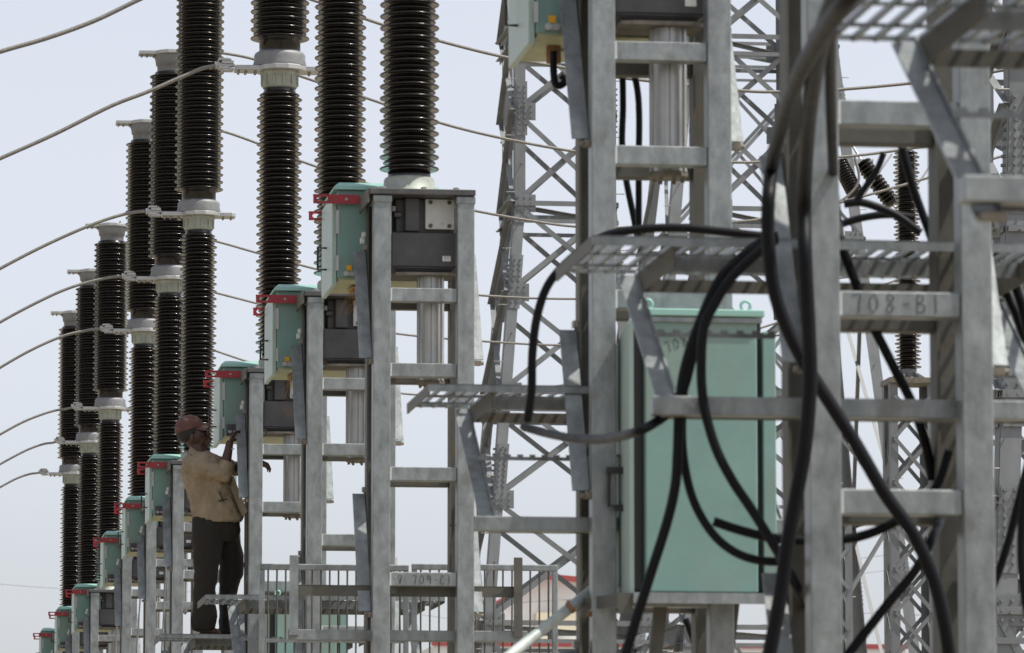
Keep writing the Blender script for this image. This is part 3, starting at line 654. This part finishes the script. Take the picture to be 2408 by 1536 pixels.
for a, b, P, lab in (((395,1248),(379,1560),238,'thin slanting earth rod nearest the worker\'s back'),((336,1318),(319,1560),219,'thin slanting earth rod, middle one behind the worker'),((278,1415),(271,1560),195,'thin slanting earth rod farthest left')):
    tag(MB().tube([W(*a,P), W(*b,P)], .009, 8).obj('earth_rod', 'galvanised'), lab, 'rod', 'thin earth rods in the row')
# slanting pipe
t = thing('slanting_pipe', 'pale slanting pipe with a rusty ring, at the bottom left of the cabinet', 'pipe', W(1204,1536,575))
o0 = t.location
MB().tube([W(1150,1580,585)-o0, W(1345,1426,570)-o0, W(1420,1366,565)-o0], .023, 14).obj('pipe_body','pipe_paint',t)
MB().tube([W(1338,1431,571)-o0, W(1346,1425,571)-o0], .027, 14).obj('ring','rust',t)
exec(compile(r'''
# ------------------------------------------------------------------ the worker
PM = 303.0
YM = UP[4].y + .22
def M(x, y, dy=0.): return WY(x, y, YM) + Vector((0, dy, 0))
def px(n): return n / PM
man = thing('person', 'worker in a faded red cap, tan shirt and dark trousers reaching into the tower', 'person', M(495,1492))
mo = man.location
def loft(mb, secs, n=28, ny=None):
    rings = []
    for s in secs:
        y, xl, xr, ry = s[:4]; dy = s[4] if len(s) > 4 else 0
        c = M((xl+xr)/2, y, dy) - mo; rx = px((xr-xl)/2)
        rings.append([(c.x+rx*math.cos(2*math.pi*k/n), c.y+ry*math.sin(2*math.pi*k/n), c.z) for k in range(n)])
    vs = sum(rings, []); fs = []
    for i in range(len(rings)-1):
        for k in range(n): fs.append((i*n+k, i*n+(k+1)%n, (i+1)*n+(k+1)%n, (i+1)*n+k))
    mb.add(vs, fs, True); mb.add(rings[0], [tuple(range(n))]); mb.add(rings[-1], [tuple(reversed(range(n)))])
def cap_(mb, a, b, ra, rb, n=14):
    a, b = a-mo, b-mo; d = (b-a); L = max(d.length, 1e-4); d = d/L; pts=[]; rs=[]
    for k in range(5): q = math.pi/2*(1-k/4); pts.append(a - d*ra*math.sin(q)); rs.append(max(.0006, ra*math.cos(q)))
    for k in range(1,4): pts.append(a+d*L*k/4); rs.append(ra+(rb-ra)*k/4)
    for k in range(5): q = math.pi/2*k/4; pts.append(b + d*rb*math.sin(q)); rs.append(max(.0006, rb*math.cos(q)))
    mb.tube(pts, rs, n)
def ell(mb, c, rx, ry, rz, tilt=0, n=20, lo=-90):
    c = c-mo; prof = [(max(.0006, math.cos(R(a))), math.sin(R(a))) for a in range(lo, 91, 10)]
    o = len(mb.v); mb.lathe(prof, n)
    for i in range(o, len(mb.v)):
        x, y, z = mb.v[i]; x, y, z = x*rx, y*ry, z*rz
        mb.v[i] = (c.x + x*math.cos(tilt) - z*math.sin(tilt), c.y + y, c.z + x*math.sin(tilt) + z*math.cos(tilt))
def soft(mb, name, mat, parent, vox=.008, it=6, disp=0., dscale=.1):
    o = mb.obj(name, mat, parent); m = o.modifiers.new('remesh','REMESH'); m.mode='VOXEL'; m.voxel_size=vox; m.use_smooth_shade=True
    s = o.modifiers.new('smooth','SMOOTH'); s.factor=.5; s.iterations=it
    if disp:
        tx = bpy.data.textures.new(name+'_folds','CLOUDS'); tx.noise_scale = dscale; tx.noise_depth = 3
        d = o.modifiers.new('folds','DISPLACE'); d.texture = tx; d.strength = disp; d.mid_level = .5; d.texture_coords='LOCAL'
        s2 = o.modifiers.new('smooth2','SMOOTH'); s2.factor=.5; s2.iterations=2
    return o
# skin: head, neck, forearms, hands, shins and feet joined through an inner torso
b = MB()
ell(b, M(458,1022), px(29), px(26), px(31), 0)
ell(b, M(470,1034), px(19), px(20), px(22), 0)
cap_(b, M(474,1048), M(481,1050), px(13), px(9)); cap_(b, M(484,1022), M(489,1021), px(7), px(6))      # jaw, brow
cap_(b, M(488,1026), M(495,1033), px(3.2), px(4.2)); cap_(b, M(487,1043), M(490,1043), px(4.5), px(3))   # nose, lips
cap_(b, M(484,1034,-.02), M(486,1036,.02), px(7), px(7))
ell(b, M(449,1031,-.088), px(5), px(3), px(9), .15)
cap_(b, M(463,1050), M(468,1085), px(18), px(22))
loft(b, [(1085,445,510,.12),(1130,455,535,.12),(1200,465,545,.12),(1240,465,550,.12)])
cap_(b, M(468,1098,-.14), M(520,1117,-.20), px(15), px(13)); cap_(b, M(521,1117,-.20), M(533,1064,-.18), px(15), px(10)); cap_(b, M(533,1064,-.18), M(536,1048,-.16), px(10), px(9))
def hand(b, c, d, n_, up, s=1., curl=1.0):
    # c wrist, d pointing direction, up = side on which the thumb leaves, n_ = direction the fingers curl to
    d, n_, up = d.normalized(), n_.normalized(), up.normalized()
    for k in range(4):
        o = c + up*(.030-.02*k)*s; cap_(b, o + d*.02*s, o + d*.082*s, .012*s, .0115*s, 8)
        L = (.036,.042,.039,.030)[k]*s; p0 = o + d*.082*s; d1 = (d + n_*.55*curl).normalized(); p1 = p0 + d1*L; d2 = (d*.35 + n_*1.0*curl).normalized(); p2 = p1 + d2*L*.75; d3 = (n_ - d*.35*curl).normalized(); p3 = p2 + d3*L*.5
        cap_(b, p0, p1, .0092*s, .0085*s, 8); cap_(b, p1, p2, .0083*s, .0078*s, 8); cap_(b, p2, p3, .0076*s, .0066*s, 8)
    q0 = c + d*.025*s + up*.028*s; q1 = q0 + (d*.6+up*.8+n_*.3).normalized()*.04*s; q2 = q1 + (d+n_*.7).normalized()*.03*s
    cap_(b, q0, q1, .012*s, .010*s, 8); cap_(b, q1, q2, .0095*s, .0078*s, 8)
hand(b, M(536,1050,-.16), Vector((.45,.15,1)), Vector((.8,.5,-.15)), Vector((.3,1,0)), 1.05)
cap_(b, M(520,1090,.10), M(556,1100,.10), px(16), px(13)); cap_(b, M(556,1100,.10), M(592,1097,-.08), px(12), px(9))
hand(b, M(590,1096,-.08), Vector((1,-.1,.12)), Vector((.2,-.1,-1)), Vector((0,-1,.4)), 1.05)
cap_(b, M(505,1230,-.06), M(482,1360,-.08), px(26), px(18)); cap_(b, M(482,1360,-.08), M(480,1476,-.06), px(17), px(12))
cap_(b, M(525,1230,.10), M(545,1340,.1), px(24), px(17)); cap_(b, M(545,1340,.1), M(530,1476,.1), px(16), px(12))
for x0, dy, s in ((482,-.06,1), (526,.12,.8)):
    cap_(b, M(x0,1483,dy), M(x0+26*s,1488,dy-.02), .036*s, .026*s, 12); cap_(b, M(x0-6,1483,dy), M(x0,1486,dy), .034*s, .034*s, 12)
    for k in range(5): cap_(b, M(x0+26*s,1489,dy-.05+.018*k), M(x0+(35-abs(k-1)*1.5)*s,1491,dy-.055+.019*k), .011, .009, 8)
body = soft(b, 'body', 'skin', man, .0055, 3)
# clothes
s = MB()
loft(s, [(1062,452,492,.075),(1070,440,508,.13),(1080,431,525,.17),(1095,427,538,.185),(1115,427,545,.185),(1140,434,551,.175),(1170,444,557,.165),(1195,449,565,.165),(1212,452,575,.17),(1224,455,570,.17),(1231,458,558,.165)], 36)
cap_(s, M(450,1096,-.10), M(470,1106,-.17), px(24), px(22)); cap_(s, M(470,1106,-.17), M(521,1121,-.205), px(22), px(17)); cap_(s, M(521,1121,-.205), M(529,1100,-.19), px(17.5), px(14.5))
cap_(s, M(515,1088,.06), M(560,1101,.11), px(20), px(15)); cap_(s, M(560,1101,.11), M(574,1101,.05), px(15), px(12))
shirt = soft(s, 'shirt', 'shirt', man, .007, 4, .032, .06)
cf = MB(); cf.tube([M(523,1112,-.192)-mo, M(531,1093,-.186)-mo], [px(19), px(17)], 16); cf.obj('cuff', 'shirt', shirt, .002)
w4 = [M(546,1120,-.10)-mo, M(579,1206,-.12)-mo, M(566,1218,-.14)-mo, M(538,1150,-.155)-mo]; MB().add(w4+[p+Vector((0,.012,0)) for p in w4], [(0,1,2,3),(7,6,5,4),(0,4,5,1),(1,5,6,2),(2,6,7,3),(3,7,4,0)]).obj('front_flap', 'shirt', shirt, .003)
c = MB()
for sg in (-1, 1):
    a0, a1, a2, a3 = M(447,1052,sg*.07)-mo, M(478,1075,sg*.075)-mo, M(473,1088,sg*.10)-mo, M(441,1066,sg*.10)-mo
    c.add([a0,a1,a2,a3]+[p+Vector((0,-sg*.008,0)) for p in (a0,a1,a2,a3)], [(0,1,2,3),(7,6,5,4),(0,4,5,1),(1,5,6,2),(2,6,7,3),(3,7,4,0)])
c.obj('collar', 'shirt', shirt, .003)
pk = MB().box(0,.11,0,.006,-.001,.005)
c2 = MB(); 
c2.beam(M(512,1160,-.172)-mo, M(522,1185,-.172)-mo, .006, .01); c2.beam(M(510,1183,-.172)-mo, M(531,1178,-.172)-mo, .01, .008, (0,1,0)); c2.obj('pocket_tear', 'trousers', shirt)
t_ = MB()
loft(t_, [(1218,455,535,.11,-.04),(1240,451,530,.125,-.05),(1270,451,525,.12,-.06),(1305,453,518,.11,-.07),(1340,456,512,.10,-.08),(1380,454,507,.098,-.08),(1420,451,504,.095,-.07),(1448,449,507,.095,-.065),(1466,447,508,.095,-.06),(1480,449,505,.09,-.06),(1485,455,500,.08,-.06)])
loft(t_, [(1218,495,563,.11,.05),(1240,500,564,.12,.06),(1270,506,568,.115,.07),(1305,513,573,.105,.08),(1328,517,577,.10,.09),(1350,518,573,.10,.09),(1380,518,561,.095,.1),(1420,518,551,.09,.1),(1450,518,548,.09,.1),(1478,518,548,.09,.1),(1488,521,546,.085,.1)])
loft(t_, [(1215,456,560,.14),(1228,453,563,.15),(1250,452,564,.15),(1275,470,555,.12)])
soft(t_, 'trousers', 'trousers', man, .007, 4, .03, .10)
h = MB(); ell(h, M(445,1016), px(31), px(28.5), px(27), .2); soft(h, 'hair', 'hair', man, .006, 3, .008, .02)
k = MB(); ell(k, M(445,1007), px(35), px(31), px(31), .30, lo=-10)
cp = soft(k, 'cap', 'cap_cloth', man, .006, 3, .012, .05)
br = MB(); n = 12; A = []; B = []
for i in range(n+1):
    q = -math.pi/2 + math.pi*i/n; yy = px(27)*math.sin(q)
    cq, sq = abs(math.cos(q)), math.sin(q)**2
    A.append(M(457+14*cq, 997+13*sq) - mo + Vector((0,yy,0))); B.append(M(477+21*cq, 999+15*sq-6*cq) - mo + Vector((0,yy*.97,0)))
vs = A+B; vs += [v - Vector((0,0,.008)) for v in vs]; m_ = n+1; fs = []
for i in range(n): fs += [(i,i+1,m_+i+1,m_+i),(2*m_+i,3*m_+i,3*m_+i+1,2*m_+i+1),(m_+i,m_+i+1,3*m_+i+1,3*m_+i),(i,2*m_+i,2*m_+i+1,i+1)]
fs += [(0,m_,3*m_,2*m_),(n,2*m_+n,3*m_+n,m_+n)]
br.add(vs, fs, True); br.obj('brim', 'cap_cloth', cp)
gl = MB()
for sg in (-1,1):
    ell(gl, M(484,1020,sg*.032), px(4.5), px(8.5), px(6.5), .1); gl.beam(M(482,1017,sg*.06)-mo, M(452,1022,sg*.086)-mo, .006, .012)
gl.obj('sunglasses', 'glass_dark', man)
sd = MB()
for x0, dy in ((480,-.06),(528,.12)):
    a, bb = M(x0-14,1494,dy)-mo, M(x0+34,1496,dy-.02)-mo; sd.beam(a, bb, .085, .018, (0,1,0)); sd.beam(M(x0+10,1482,dy-.045)-mo, M(x0+16,1482,dy+.04)-mo, .03, .008); 
sd.obj('sandals', 'sandal', man)
tr = MB().tube([M(537,1062,-.17)-mo + Vector((.033*math.cos(a*.6), .033*math.sin(a*.6), .006*math.cos(a*.6))) for a in range(12)], .003, 6); tr.obj('bracelet', 'label_white', man)
''', 'worker', 'exec'))
